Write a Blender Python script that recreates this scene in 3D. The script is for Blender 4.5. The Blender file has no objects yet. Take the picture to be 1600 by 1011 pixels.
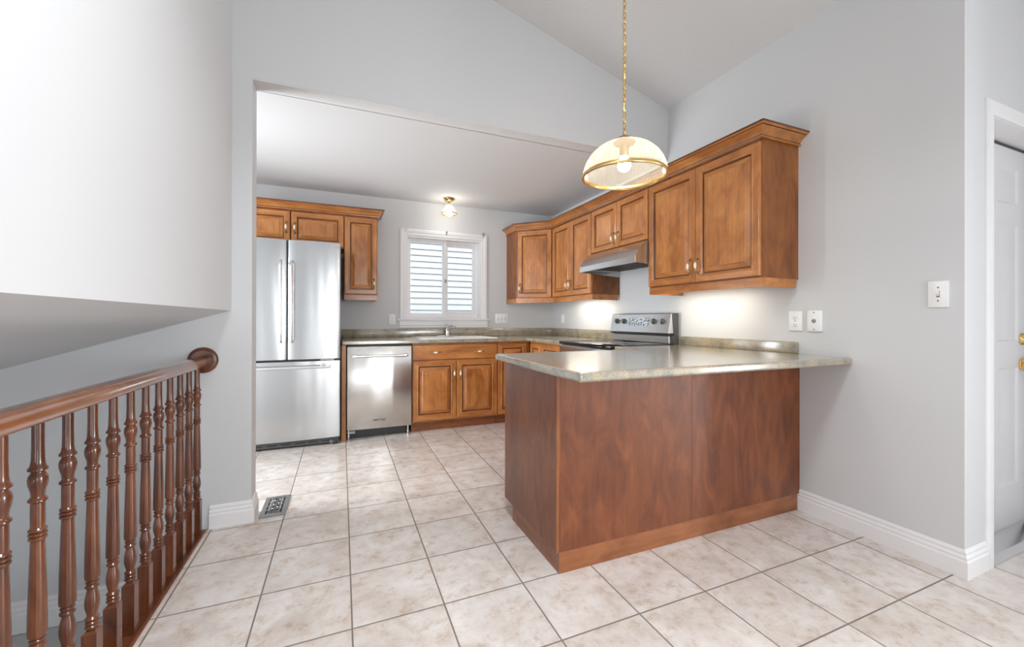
import bpy, bmesh, math, random
from mathutils import Vector, Matrix
random.seed(7)
S = bpy.context.scene
COL = S.collection
PI = math.pi

# ------------------------------------------------------------------ camera
F_PX, YAW, PITCH, ROLL, CAM_H = 639.49, .3961, .0013, .0019, 1.1114
_cy, _sy, _cp, _sp = math.cos(YAW), math.sin(YAW), math.cos(PITCH), math.sin(PITCH)
_F = Vector((_sy*_cp, _cy*_cp, _sp)); _R = Vector((_cy, -_sy, 0)); _U = _R.cross(_F)
_R2 = math.cos(ROLL)*_R + math.sin(ROLL)*_U; _U2 = -math.sin(ROLL)*_R + math.cos(ROLL)*_U
cam_d = bpy.data.cameras.new('camera'); cam = bpy.data.objects.new('camera', cam_d); COL.objects.link(cam)
_m = Matrix((_R2, _U2, -_F)).transposed().to_4x4(); _m.translation = Vector((0, 0, CAM_H))
cam.matrix_world = _m
cam_d.sensor_width = 36; cam_d.lens = F_PX/1600*36
cam_d.shift_x = -1.64/1600; cam_d.shift_y = -7.14/1600; cam_d.clip_start = .02
S.camera = cam

# ------------------------------------------------------------------ world, lights, exposure
XK_ = -1.95
XR, YB, YP, YE = 2.4834, 4.6427, 2.626, .8792       # right wall, window wall, dividing wall, near end of right wall
W = bpy.data.worlds.new('sky'); S.world = W; W.use_nodes = True
_bg = W.node_tree.nodes['Background']; _bg.inputs[0].default_value = (.90, .955, 1, 1); _bg.inputs[1].default_value = 2.1
def area(name, loc, rot, sx, sy, power, col=(1, 1, 1), spread=PI):
    d = bpy.data.lights.new(name, 'AREA'); d.shape = 'RECTANGLE'; d.size = sx; d.size_y = sy
    d.energy = power; d.color = col; d.spread = spread
    o = bpy.data.objects.new(name, d); COL.objects.link(o); o.location = loc; o.rotation_euler = rot
    return o
# daylight through the two big openings of the dining side (behind and to the right of the camera)
area('daylight_east', (5.94, -1.75, 1.25), (0, PI/2, 0), 2.0, 1.9, 150, (.94, .975, 1), 2.2)
area('daylight_south', (1.15, -2.94, 1.05), (PI/2, 0, 0), 1.6, 1.9, 7, (.95, .98, 1), .95)
area('stairs_fill', (-1.5, -2.94, .45), (PI/2, 0, 0), .95, 1.2, 14, (.97, .985, 1))  # added fill light for the stairwell, no known window there
area('dining_fill', (.15, .40, 3.40), (0, 0, 0), .5, .5, 33, (.96, .98, 1), 2.1)  # added overhead fill without a fixture, lifts the floor and lower walls
area('daylight_kitchen', (XK_+.06, 3.17, 1.12), (0, -PI/2, 0), 1.9, .8, 47, (.94, .975, 1), 2.2)
def point(name, loc, power, col, r):
    d = bpy.data.lights.new(name, 'POINT'); d.energy = power; d.color = col; d.shadow_soft_size = r
    o = bpy.data.objects.new(name, d); COL.objects.link(o); o.location = loc; return o
S.view_settings.view_transform = 'Standard'; S.view_settings.look = 'None'
S.view_settings.gamma = 1; S.view_settings.use_curve_mapping = False
S.view_settings.exposure = 0.13
S.cycles.use_denoising = True
S.cycles.max_bounces = 12; S.cycles.diffuse_bounces = 7; S.cycles.glossy_bounces = 5; S.cycles.transparent_max_bounces = 16
S.cycles.sample_clamp_indirect = 6; S.cycles.caustics_reflective = False; S.cycles.caustics_refractive = False

# ------------------------------------------------------------------ materials
def nt(name):
    m = bpy.data.materials.new(name); m.use_nodes = True
    return m, m.node_tree.nodes, m.node_tree.links, m.node_tree.nodes['Principled BSDF']
def plain(name, col, rough=.5, metal=0, spec=.5, coat=0):
    m, n, l, b = nt(name)
    b.inputs['Base Color'].default_value = (*col, 1); b.inputs['Roughness'].default_value = rough
    b.inputs['Metallic'].default_value = metal; b.inputs['Specular IOR Level'].default_value = spec
    b.inputs['Coat Weight'].default_value = coat; b.inputs['Coat Roughness'].default_value = .15
    return m
def mapped(n, l, scale, rnd=True, src='Object'):
    tc = n.new('ShaderNodeTexCoord'); mp = n.new('ShaderNodeMapping'); mp.inputs['Scale'].default_value = scale
    l.new(tc.outputs[src], mp.inputs['Vector'])
    if rnd:
        oi = n.new('ShaderNodeObjectInfo'); v = n.new('ShaderNodeVectorMath'); v.operation = 'MULTIPLY'
        cx = n.new('ShaderNodeCombineXYZ')
        for k in range(3): l.new(oi.outputs['Random'], cx.inputs[k])
        v.inputs[1].default_value = (37, 53, 71); l.new(cx.outputs[0], v.inputs[0]); l.new(v.outputs[0], mp.inputs['Location'])
    return mp
def noise(n, l, vec, scale, detail=4, rough=.55, dist=0):
    t = n.new('ShaderNodeTexNoise'); t.inputs['Scale'].default_value = scale; t.inputs['Detail'].default_value = detail
    t.inputs['Roughness'].default_value = rough; t.inputs['Distortion'].default_value = dist
    l.new(vec.outputs[0], t.inputs['Vector']); return t
def ramp(n, l, fac, stops):
    r = n.new('ShaderNodeValToRGB'); e = r.color_ramp.elements
    while len(e) < len(stops): e.new(.5)
    for k, (p, c) in enumerate(stops): e[k].position = p; e[k].color = (*c, 1) if len(c) == 3 else c
    l.new(fac, r.inputs[0]); return r
def mix(n, l, a, b, fac, mode='MIX'):
    x = n.new('ShaderNodeMix'); x.data_type = 'RGBA'; x.blend_type = mode
    for s, v in ((6, a), (7, b), (0, fac)):
        if isinstance(v, (int, float)): x.inputs[s].default_value = v
        elif isinstance(v, tuple): x.inputs[s].default_value = (*v, 1)
        else: l.new(v, x.inputs[s])
    return x.outputs[2]
def bump(n, l, h, b, strength, dist=.002):
    u = n.new('ShaderNodeBump'); u.inputs['Strength'].default_value = strength; u.inputs['Distance'].default_value = dist
    l.new(h, u.inputs['Height']); l.new(u.outputs[0], b.inputs['Normal'])
def wood(name, dark, mid, light, axis, rough=.3, blotch=1.0, fine=1.0, coat=.25, s2=None, s3=None):
    m, n, l, b = nt(name)
    s1 = [55, 55, 55]; s1[axis] = 2.2
    if s2 is None: s2 = [6, 6, 6]; s2[axis] = 2.2
    if s3 is None: s3 = [11, 11, 11]; s3[axis] = 6
    g = noise(n, l, mapped(n, l, s1), 1, 3, .6)
    h = noise(n, l, mapped(n, l, s2), 1, 4, .6, 1.4)
    k = noise(n, l, mapped(n, l, s3), 1, 3, .55, .8)
    c1 = ramp(n, l, h.outputs[0], [(.28, dark), (.5, mid), (.74, light)])
    c2 = ramp(n, l, g.outputs[0], [(.3, (.72, .68, .64)), (.62, (1.06, 1.06, 1.06))])
    c3 = ramp(n, l, k.outputs[0], [(.3, (.74, .7, .7)), (.55, (1, 1, 1)), (.8, (1.16, 1.14, 1.1))])
    c = mix(n, l, c1.outputs[0], c2.outputs[0], .55*fine, 'MULTIPLY')
    c = mix(n, l, c, c3.outputs[0], .8*blotch, 'MULTIPLY')
    l.new(c, b.inputs['Base Color']); b.inputs['Roughness'].default_value = rough
    b.inputs['Coat Weight'].default_value = coat; b.inputs['Coat Roughness'].default_value = .12
    bump(n, l, g.outputs[0], b, .06, .001)
    return m
CAB = ((.34, .118, .030), (.47, .182, .048), (.60, .262, .078))
CAB_SHADED = ((.15, .045, .010), (.25, .080, .016), (.34, .125, .028))  # cabinet stain darkened so the shade on the sides is in the colour
M = {}
for ax, nm in enumerate('xyz'):
    M['wood_'+nm] = wood('stained_maple_'+nm, *CAB, ax)
M['wood_shaded'] = wood('stained_maple_shaded', *CAB_SHADED, 2, .38, 1.4, .7, .05)
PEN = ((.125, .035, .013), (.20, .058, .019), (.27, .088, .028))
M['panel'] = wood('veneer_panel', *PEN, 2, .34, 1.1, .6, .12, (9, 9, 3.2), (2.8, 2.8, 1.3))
M['toe_x'] = wood('toe_board_x', (.19, .062, .02), (.28, .095, .032), (.34, .125, .045), 0, .35)
M['toe_y'] = wood('toe_board_y', (.19, .062, .02), (.28, .095, .032), (.34, .125, .045), 1, .35)
M['glaze'] = wood('glazed_groove', (.06, .017, .007), (.10, .03, .011), (.14, .045, .016), 2, .35)
OAK = ((.05, .014, .006), (.115, .033, .012), (.19, .06, .021))
M['oak_z'] = wood('stained_oak_z', *OAK, 2, .22, .8, 1.4, .4)
M['oak_y'] = wood('stained_oak_y', (.16, .055, .02), (.27, .10, .045), (.36, .15, .075), 1, .15, .8, 1.5, .9)
M['oak_b'] = wood('stained_oak_base', *OAK, 1, .3, .8, 1.4, .3)

def wall_paint(name, col, st=.12, sc=170, rough=.6):
    m, n, l, b = nt(name)
    t = noise(n, l, mapped(n, l, (1, 1, 1), False), sc, 3)
    b.inputs['Base Color'].default_value = (*col, 1); b.inputs['Roughness'].default_value = rough
    b.inputs['Specular IOR Level'].default_value = .35
    bump(n, l, t.outputs[0], b, st, .0012)
    return m
M['wall'] = wall_paint('grey_paint', (.625, .635, .648))
M['ceil'] = wall_paint('stippled_ceiling', (.70, .70, .705), 1.0, 75, .9)
M['kceil'] = wall_paint('smooth_ceiling', (.70, .705, .715), .2, 120, .8)
M['trim'] = plain('white_trim', (.80, .80, .81), .35)
M['doorpaint'] = plain('white_door_paint', (.74, .74, .76), .4)
M['plate'] = plain('white_plastic', (.85, .85, .85), .3)
M['plate_gap'] = plain('plate_slots', (.06, .06, .06), .5)
M['brass'] = plain('polished_brass', (.80, .56, .22), .2, 1)
M['abrass'] = plain('aged_brass', (.46, .32, .15), .3, 1)
M['ceramic'] = plain('cream_ceramic', (.86, .80, .66), .15)
M['chrome'] = plain('chrome', (.8, .8, .82), .08, 1)
M['black'] = plain('black_plastic', (.012, .012, .013), .35)
M['darkgrey'] = plain('dark_grey', (.07, .07, .07), .5)
M['blackglass'] = plain('black_glass', (.01, .01, .012), .05, 0, .6)
M['mark'] = plain('dark_print', (.03, .03, .03), .5)
M['softmark'] = plain('grey_print', (.30, .30, .31), .4, .5)
M['white_enamel'] = plain('white_enamel', (.86, .86, .84), .12)
M['carpet'] = wall_paint('grey_carpet', (.56, .56, .56), 1, 260, .95)
M['siding'] = plain('vinyl_siding', (.76, .775, .79), .5)
M['vinyl'] = plain('window_vinyl', (.82, .82, .83), .3)
M['dark'] = plain('dark_void', (.015, .015, .015), .8)
M['filter'] = plain('filter_mesh', (.35, .35, .35), .35, .9)

def steel(name, col, axis, rough=.25, wav=.35):
    m, n, l, b = nt(name)
    s = [220, 220, 220]; s[axis] = 1.2
    w = [3.2, 3.2, 3.2]; w[2] = .25
    g2 = noise(n, l, mapped(n, l, w), 1.6, 1, .4, .4)
    b.inputs['Base Color'].default_value = (*col, 1); b.inputs['Metallic'].default_value = 1
    b.inputs['Roughness'].default_value = rough
    b.inputs['Anisotropic'].default_value = .35
    u2 = n.new('ShaderNodeBump'); u2.inputs['Strength'].default_value = wav; u2.inputs['Distance'].default_value = .03
    l.new(g2.outputs[0], u2.inputs['Height'])
    l.new(u2.outputs[0], b.inputs['Normal'])
    return m
M['steel'] = steel('brushed_steel', (.50, .505, .51), 2)
M['steel_w'] = steel('brushed_steel_warm', (.62, .60, .575), 2, .24)
M['steel_h'] = steel('brushed_steel_hood', (.72, .73, .74), 1, .25, .05)
M['bar'] = plain('satin_bar', (.78, .78, .78), .22, 1)

def counter_mat():
    m, n, l, b = nt('mottled_laminate')
    mp = mapped(n, l, (1, 1, 1), False)
    a = noise(n, l, mp, 14, 5, .65); c = noise(n, l, mp, 160, 3, .7)
    r = ramp(n, l, a.outputs[0], [(.32, (.21, .195, .165)), (.5, (.32, .28, .20)), (.68, (.42, .335, .21))])
    s = ramp(n, l, c.outputs[0], [(.35, (.6, .62, .65)), (.5, (1, 1, 1)), (.66, (1.3, 1.25, 1.2))])
    l.new(mix(n, l, r.outputs[0], s.outputs[0], .75, 'MULTIPLY'), b.inputs['Base Color'])
    b.inputs['Roughness'].default_value = .16; b.inputs['Specular IOR Level'].default_value = .9
    b.inputs['Coat Weight'].default_value = 1; b.inputs['Coat Roughness'].default_value = .2; b.inputs['Coat IOR'].default_value = 1.5
    return m
M['counter'] = counter_mat()

def tile_mat():
    m, n, l, b = nt('ceramic_tile')
    TX, TY, TS, G = .0368, 2.2473, .3346, .0045
    tc = n.new('ShaderNodeTexCoord'); sx = n.new('ShaderNodeSeparateXYZ'); l.new(tc.outputs['Object'], sx.inputs[0])
    def mth(op, a, c=None):
        x = n.new('ShaderNodeMath'); x.operation = op
        for i, v in ((0, a), (1, c)):
            if v is None: continue
            if isinstance(v, (int, float)): x.inputs[i].default_value = v
            else: l.new(v, x.inputs[i])
        return x.outputs[0]
    gs, idx = [], []
    for k, o in ((0, TX), (1, TY)):
        t = mth('DIVIDE', mth('SUBTRACT', sx.outputs[k], o), TS)
        f = mth('FRACT', t); idx.append(mth('FLOOR', t))
        gs.append(mth('MINIMUM', f, mth('SUBTRACT', 1, f)))
    d = mth('MINIMUM', gs[0], gs[1])
    mask = ramp(n, l, d, [(0, (0, 0, 0)), (G/2/TS, (0, 0, 0)), (G/2/TS+.004, (1, 1, 1))])
    cx = n.new('ShaderNodeCombineXYZ'); l.new(idx[0], cx.inputs[0]); l.new(idx[1], cx.inputs[1])
    wn = n.new('ShaderNodeTexWhiteNoise'); l.new(cx.outputs[0], wn.inputs['Vector'])
    va = n.new('ShaderNodeVectorMath'); va.operation = 'MULTIPLY_ADD'
    l.new(wn.outputs['Color'], va.inputs[0]); va.inputs[1].default_value = (20, 20, 20); l.new(tc.outputs['Object'], va.inputs[2])
    def ns(s, dt, r, di=0):
        t = n.new('ShaderNodeTexNoise'); t.inputs['Scale'].default_value = s; t.inputs['Detail'].default_value = dt
        t.inputs['Roughness'].default_value = r; t.inputs['Distortion'].default_value = di; l.new(va.outputs[0], t.inputs['Vector']); return t.outputs[0]
    a, c = ns(5.5, 6, .62, .6), ns(16, 5, .75)
    base = ramp(n, l, a, [(.3, (.575, .515, .47)), (.5, (.69, .645, .615)), (.7, (.76, .74, .725))])
    blot = ramp(n, l, c, [(.34, (.72, .60, .49)), (.46, (.94, .90, .86)), (.58, (1, 1, 1))])
    tile = mix(n, l, base.outputs[0], blot.outputs[0], .75, 'MULTIPLY')
    tv = ramp(n, l, wn.outputs['Value'], [(0, (.95, .94, .93)), (1, (1.03, 1.03, 1.03))])
    tile = mix(n, l, tile, tv.outputs[0], 1, 'MULTIPLY')
    col = mix(n, l, (.20, .165, .135), tile, mask.outputs[0])
    l.new(col, b.inputs['Base Color'])
    rr = ramp(n, l, mask.outputs[0], [(0, (.8,)*3), (1, (.24,)*3)]); l.new(rr.outputs[0], b.inputs['Roughness'])
    u = n.new('ShaderNodeBump'); u.inputs['Strength'].default_value = .5; u.inputs['Distance'].default_value = .002
    l.new(mask.outputs[0], u.inputs['Height'])
    u2 = n.new('ShaderNodeBump'); u2.inputs['Strength'].default_value = .12; u2.inputs['Distance'].default_value = .002
    l.new(c, u2.inputs['Height']); l.new(u.outputs[0], u2.inputs['Normal']); l.new(u2.outputs[0], b.inputs['Normal'])
    return m
M['tile'] = tile_mat()

def glass_mat(name, col, trans, gloss, diff, rough=.05):
    m, n, l, b = nt(name)
    n.remove(b); out = n['Material Output']
    t = n.new('ShaderNodeBsdfTransparent'); t.inputs[0].default_value = (*col, 1)
    g = n.new('ShaderNodeBsdfGlossy'); g.inputs['Roughness'].default_value = rough
    a = n.new('ShaderNodeMixShader'); l.new(t.outputs[0], a.inputs[1]); l.new(g.outputs[0], a.inputs[2])
    lw = n.new('ShaderNodeLayerWeight'); lw.inputs['Blend'].default_value = .25
    mm = n.new('ShaderNodeMath'); mm.operation = 'MULTIPLY'; mm.inputs[1].default_value = gloss; l.new(lw.outputs['Facing'], mm.inputs[0])
    l.new(mm.outputs[0], a.inputs[0])
    last = a
    if diff:
        d = n.new('ShaderNodeBsdfDiffuse'); d.inputs[0].default_value = (.70, .66, .58, 1)
        tr = n.new('ShaderNodeBsdfTranslucent'); tr.inputs[0].default_value = (.40, .37, .30, 1)
        x = n.new('ShaderNodeMixShader'); l.new(d.outputs[0], x.inputs[1]); l.new(tr.outputs[0], x.inputs[2])
        y = n.new('ShaderNodeMixShader'); y.inputs[0].default_value = diff; l.new(a.outputs[0], y.inputs[1]); l.new(x.outputs[0], y.inputs[2]); last = y
    l.new(last.outputs[0], out.inputs[0]); return m
M['pane'] = glass_mat('window_glass', (.97, .98, .98), 1, .5, 0, .02)
M['ribbed'] = glass_mat('ribbed_glass', (.96, .93, .86), 1, .8, .26, .12)
def emit(name, col, st):
    m, n, l, b = nt(name); b.inputs['Base Color'].default_value = (1, 1, 1, 1)
    b.inputs['Emission Color'].default_value = (*col, 1); b.inputs['Emission Strength'].default_value = st; return m
M['bulb'] = emit('lit_bulb', (1, .91, .78), 185)
M['bulb2'] = emit('lit_bulb_ceiling', (1, .95, .88), 42)
def display_mat():
    m, n, l, b = nt('clock_display')
    t = noise(n, l, mapped(n, l, (60, 60, 90), False), 1, 2)
    r = ramp(n, l, t.outputs[0], [(.42, (.05, .06, .07)), (.5, (.55, .6, .65)), (.8, (.7, .72, .75))])
    l.new(r.outputs[0], b.inputs['Base Color']); b.inputs['Roughness'].default_value = .2; return m
M['display'] = display_mat()

# ------------------------------------------------------------------ mesh helpers
class MB:
    def __init__(s): s.b = bmesh.new(); s.mi = 0
    def mat(s, i): s.mi = i; return s
    def face(s, vs):
        try: f = s.b.faces.new(vs); f.material_index = s.mi; return f
        except ValueError: return None
    def v(s, *c): return s.b.verts.new(c)
    def box(s, x0, y0, z0, x1, y1, z1, bev=0):
        P = [s.v(x, y, z) for z in (z0, z1) for x, y in ((x0, y0), (x1, y0), (x1, y1), (x0, y1))]
        fs = [s.face([P[i] for i in q]) for q in ((3, 2, 1, 0), (4, 5, 6, 7), (0, 1, 5, 4), (1, 2, 6, 5), (2, 3, 7, 6), (3, 0, 4, 7))]
        if bev:
            es = list({e for f in fs for e in f.edges})
            r = bmesh.ops.bevel(s.b, geom=es, offset=bev, segments=2, affect='EDGES', profile=.5)
            for f in r['faces']: f.material_index = s.mi
        return s
    def loft(s, rings, close=True, cap0=False, cap1=False):
        R = [[s.v(*p) for p in r] for r in rings]
        k = len(R[0])
        for a, b2 in zip(R, R[1:]):
            for i in range(k if close else k-1):
                j = (i+1) % k; s.face([a[i], a[j], b2[j], b2[i]])
        if cap0: s.face(R[0][::-1])
        if cap1: s.face(R[-1])
        return s
    def lathe(s, prof, n=24, c=(0, 0, 0), axis='z', caps=True, a0=0):
        rings = []
        for r, h in prof:
            ring = []
            for k in range(n):
                a = a0 + 2*PI*k/n; p, q = r*math.cos(a), r*math.sin(a)
                t = {'z': (p, q, h), 'y': (p, h, -q), 'x': (h, p, q)}[axis]
                ring.append((t[0]+c[0], t[1]+c[1], t[2]+c[2]))
            rings.append(ring)
        return s.loft(rings, True, caps, caps)
    def cyl(s, p0, p1, r, n=16, r1=None): return s.tube([p0, p1], [r, r if r1 is None else r1], n)
    def tube(s, path, r, n=10, closed=False):
        P = [Vector(p) for p in path]; k = len(P)
        if isinstance(r, (int, float)): r = [r]*k
        rings = []; up = None
        for i in range(k):
            if closed: t = (P[(i+1) % k]-P[i-1]).normalized()
            else: t = (P[min(i+1, k-1)]-P[max(i-1, 0)]).normalized()
            if up is None:
                up = Vector((0, 0, 1)) if abs(t.z) < .9 else Vector((1, 0, 0))
            a = t.cross(up).normalized(); b2 = a.cross(t).normalized(); up = b2
            rings.append([tuple(P[i]+r[i]*(math.cos(2*PI*j/n)*a+math.sin(2*PI*j/n)*b2)) for j in range(n)])
        if closed: rings.append(rings[0])
        s.loft(rings, True, not closed, not closed)
        if closed: bmesh.ops.remove_doubles(s.b, verts=s.b.verts[:], dist=1e-6)
        return s
    def prism(s, poly, axis, a, b2):
        def mk(u, w, t): return {'x': (t, u, w), 'y': (u, t, w), 'z': (u, w, t)}[axis]
        return s.loft([[mk(u, w, a) for u, w in poly], [mk(u, w, b2) for u, w in poly]], True, True, True)
    def build(s, name, mats, parent=None, loc=(0, 0, 0), smooth=0, bevel=0, rot=None):
        bmesh.ops.recalc_face_normals(s.b, faces=s.b.faces[:])
        me = bpy.data.meshes.new(name); s.b.to_mesh(me); s.b.free()
        for m in (mats if isinstance(mats, (list, tuple)) else [mats]): me.materials.append(M[m] if isinstance(m, str) else m)
        o = bpy.data.objects.new(name, me); COL.objects.link(o); o.location = loc
        if rot: o.rotation_euler = rot
        if parent: o.parent = parent
        if smooth: shade(me, smooth)
        if bevel:
            md = o.modifiers.new('bevel', 'BEVEL'); md.width = bevel; md.segments = 3; md.limit_method = 'ANGLE'; md.angle_limit = .6
            md.harden_normals = False
        return o
def shade(me, ang):
    me.polygons.foreach_set('use_smooth', [True]*len(me.polygons))
    b = bmesh.new(); b.from_mesh(me)
    for e in b.edges:
        if len(e.link_faces) == 2 and e.calc_face_angle(0) > math.radians(ang): e.smooth = False
    b.to_mesh(me); b.free()
def thing(name, label, cat, loc=(0, 0, 0), rz=0, group=None):
    o = bpy.data.objects.new(name, None); COL.objects.link(o); o.empty_display_size = .1
    o.location = loc; o.rotation_euler = (0, 0, rz); o['label'] = label; o['category'] = cat
    if group: o['group'] = group
    return o
def tag(o, label, cat, group=None):
    o['label'] = label; o['category'] = cat
    if group: o['group'] = group
    return o
def struct(o): o['kind'] = 'structure'; return o
def text(name, body, size, mat, parent, loc, rot, ext=.0004, shear=0, font_scale=1):
    c = bpy.data.curves.new(name, 'FONT'); c.body = body; c.size = size; c.extrude = ext; c.shear = shear
    c.align_x = 'CENTER'; c.align_y = 'CENTER'; c.offset = size*.02
    t = bpy.data.objects.new(name+'_tmp', c); COL.objects.link(t)
    bpy.context.view_layer.update()
    me = bpy.data.meshes.new_from_object(t.evaluated_get(bpy.context.evaluated_depsgraph_get()))
    bpy.data.objects.remove(t); me.materials.clear(); me.materials.append(M[mat])
    o = bpy.data.objects.new(name, me); COL.objects.link(o); o.parent = parent; o.location = loc; o.rotation_euler = rot
    return o

# ------------------------------------------------------------------ room shell
XJ, ZK = -.456, 2.43          # kitchen opening: left jamb, head height
XB, ZB, SOF = -.5496, 1.157, .315   # bulkhead over the stairs
XE, YS, XW = 6.0, -3.0, -2.2  # east wall, south wall, far stairwell wall
ZC, SL = 2.845, .288          # vault height at the right wall and its slope
XK = -1.95                     # kitchen's left wall
def zc(x): return ZC+SL*(XR-x)
FX = -.650                    # edge of the tile floor at the stairwell
m = MB(); m.box(FX, YS, -.12, XE, YP, 0); m.box(XJ, YP, -.12, XE, YP+.06, 0); m.box(XK, YP+.06, -.12, XE, YB, 0); m.box(FX-.10, YS, -.12, FX, YP, -.012)
struct(m.build('floor', 'tile'))
struct(MB().box(XW-.1, YS, -.46, FX-.10, YP+.12, -.34).build('floor', 'carpet'))['label'] = 'carpeted landing below the railing'
# walls
m = MB(); m.prism([(XW, -.46), (XJ, -.46), (XJ, ZK+.006), (XR, ZK+.006), (XR, zc(XR)+.05), (XW, zc(XW)+.05)], 'y', YP, YP+.12)
struct(m.build('wall_middle', 'wall'))
m = MB(); m.prism([(YE, -.05), (YB+.12, -.05), (YB+.12, ZK+.1), (YP, ZK+.1), (YP, 3.0), (YE, 3.0)], 'x', XR, XR+.12)
struct(m.build('wall_right', 'wall'))
# window wall with its opening
WX0, WX1, WZ0, WZ1 = .655, 1.533, 1.118, 2.045
m = MB()
for a in ((XK-.1, 0, WX0, ZK+.1), (WX1, 0, XR, ZK+.1), (WX0, 0, WX1, WZ0), (WX0, WZ1, WX1, ZK+.1)):
    m.box(a[0], YB, a[1]-.05*(a[1] == 0), a[2], YB+.14, a[3])
struct(m.build('wall_back', 'wall'))
m = MB()
for y0, y1, z0, z1 in ((YP+.12, 2.76, -.05, ZK+.1), (3.58, YB, -.05, ZK+.1), (2.76, 3.58, -.05, .12), (2.76, 3.58, 2.12, ZK+.1)): m.box(XK-.1, y0, z0, XK, y1, z1)
struct(m.build('wall_left', 'wall'))
# stairwell: sloped soffit block under the upper stairs, and its outer wall
m = MB(); m.prism([(XB, ZB), (XB, 3.9), (XW, 4.2), (XW, ZB-SOF*(XB-XW))], 'y', YS, YP)
struct(m.build('wall_stairs', 'wall'))
struct(MB().box(XW-.12, YS, -.46, XW, YP+.12, 1.2).build('wall_outer', 'wall'))
m = MB()
DX0, DX1, DZ = 2.712, 3.475, 2.04
m.box(XR+.12, YE, -.05, DX0, YE+.14, 2.9); m.box(DX1, YE, -.05, XE+.12, YE+.14, 2.9); m.box(DX0, YE, DZ, DX1, YE+.14, 2.9)
struct(m.build('wall_entry', 'wall'))
# east wall and south wall, each with one big glazed opening
m = MB()
for y0, y1, z0, z1 in ((YS, -2.75, -.05, 2.9), (-.75, YE, -.05, 2.9), (-2.75, -.75, 2.25, 2.9), (-2.75, -.75, -.05, .15)):
    m.box(XE, y0, z0, XE+.12, y1, z1)
struct(m.build('wall_east', 'wall'))
m = MB()
for x0, x1, z0, z1 in ((XW-.12, -2.0, -.46, 1.1), (-1.0, .35, -.46, 1.1), (XW-.12, .35, 1.1, 4.3), (-2.0, -1.0, -.46, -.2), (2.9, XE+.12, -.46, 3.2), (.35, 1.95, 2.1, 4.3), (1.95, 2.9, -.05, 4.3), (.35, 1.95, -.05, .06)):
    m.box(x0, YS-.12, z0, x1, YS, z1)
struct(m.build('wall_front', 'wall'))
# ceilings
XF = XR+(ZC-2.40)/SL
m = MB(); m.prism([(XW-.12, zc(XW-.12)), (XF, 2.40), (XE+.12, 2.40), (XE+.12, 2.50), (XF, 2.50), (XW-.12, zc(XW-.12)+.1)], 'y', YS-.12, YP)
struct(m.build('ceiling', 'ceil'))
struct(MB().box(XJ+.0005, YP+.002, ZK, XR, YP+.125, ZK+.0055).box(XK-.1, YP+.1205, ZK, XR, YB+.12, ZK+.1).build('ceiling', 'kceil'))
# stand-in window units of the two big openings
def big_window(name, along, p, a0, a1, z0, z1, n):
    m = MB(); t = .05
    def bx(u0, w0, u1, w1):
        if along == 'x': m.box(u0, p-.03, w0, u1, p+.03, w1)
        else: m.box(p-.03, u0, w0, p+.03, u1, w1)
    bx(a0, z0, a1, z0+t); bx(a0, z1-t, a1, z1)
    for k in range(n+1):
        c = a0+t/2+(a1-a0-t)*k/n; bx(c-t/2, z0+t, c+t/2, z1-t)
    return struct(m.build(name, 'vinyl'))
big_window('window_2', 'y', XE+.08, -2.75, -.75, .15, 2.25, 2)
big_window('window_4', 'y', XK-.06, 2.76, 3.58, .12, 2.12, 2)
big_window('window_3', 'x', YS-.08, .35, 1.95, .06, 2.1, 2)
big_window('window_added', 'x', YS-.08, -2.0, -1.0, -.2, 1.1, 1)  # added opening around the stairwell fill light
struct(MB().box(3.60, -.10, -.02, 3.70, YE, 2.52).build('wall_light_block', 'wall'))  # added out-of-view wall return that keeps east light off the entry wall

# baseboards -------------------------------------------------------
BP = [(0, 0), (.016, 0), (.016, .070), (.011, .078), (.013, .088), (.007, .098), (.009, .108), (.004, .118), (0, .120)]
def baseboard(name, paths, z=0, s=1.0, mat='trim'):
    m = MB()
    for a, b2, nrm, e0, e1 in paths:   # from a to b, nrm = into-room normal, e0/e1 mitre extension per unit depth
        A, B = Vector(a), Vector(b2); d = (B-A).normalized(); N = Vector(nrm)
        m.loft([[tuple(A+N*t*s-d*t*s*e0+Vector((0, 0, z+h*s))) for t, h in BP], [tuple(B+N*t*s+d*t*s*e1+Vector((0, 0, z+h*s))) for t, h in BP]], True, True, True)
    return struct(m.build(name, mat, smooth=20))
baseboard('baseboard_middle', [((FX+.005, YP, 0), (XJ, YP, 0), (0, -1, 0), 0, 1), ((XJ, YP, 0), (XJ, YP+.12, 0), (1, 0, 0), 1, 0)])
baseboard('baseboard_right', [((XR, 1.585, 0), (XR, YE, 0), (-1, 0, 0), 0, 1), ((XR, YE, 0), (2.667, YE, 0), (0, -1, 0), 1, 0)])
baseboard('baseboard_entry', [((3.52, YE, 0), (3.60, YE, 0), (0, -1, 0), 0, 0)])
baseboard('baseboard_stairs', [((XW, YP, 0), (FX-.12, YP, 0), (0, -1, 0), 0, 0)], z=-.337, s=1.19)

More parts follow.
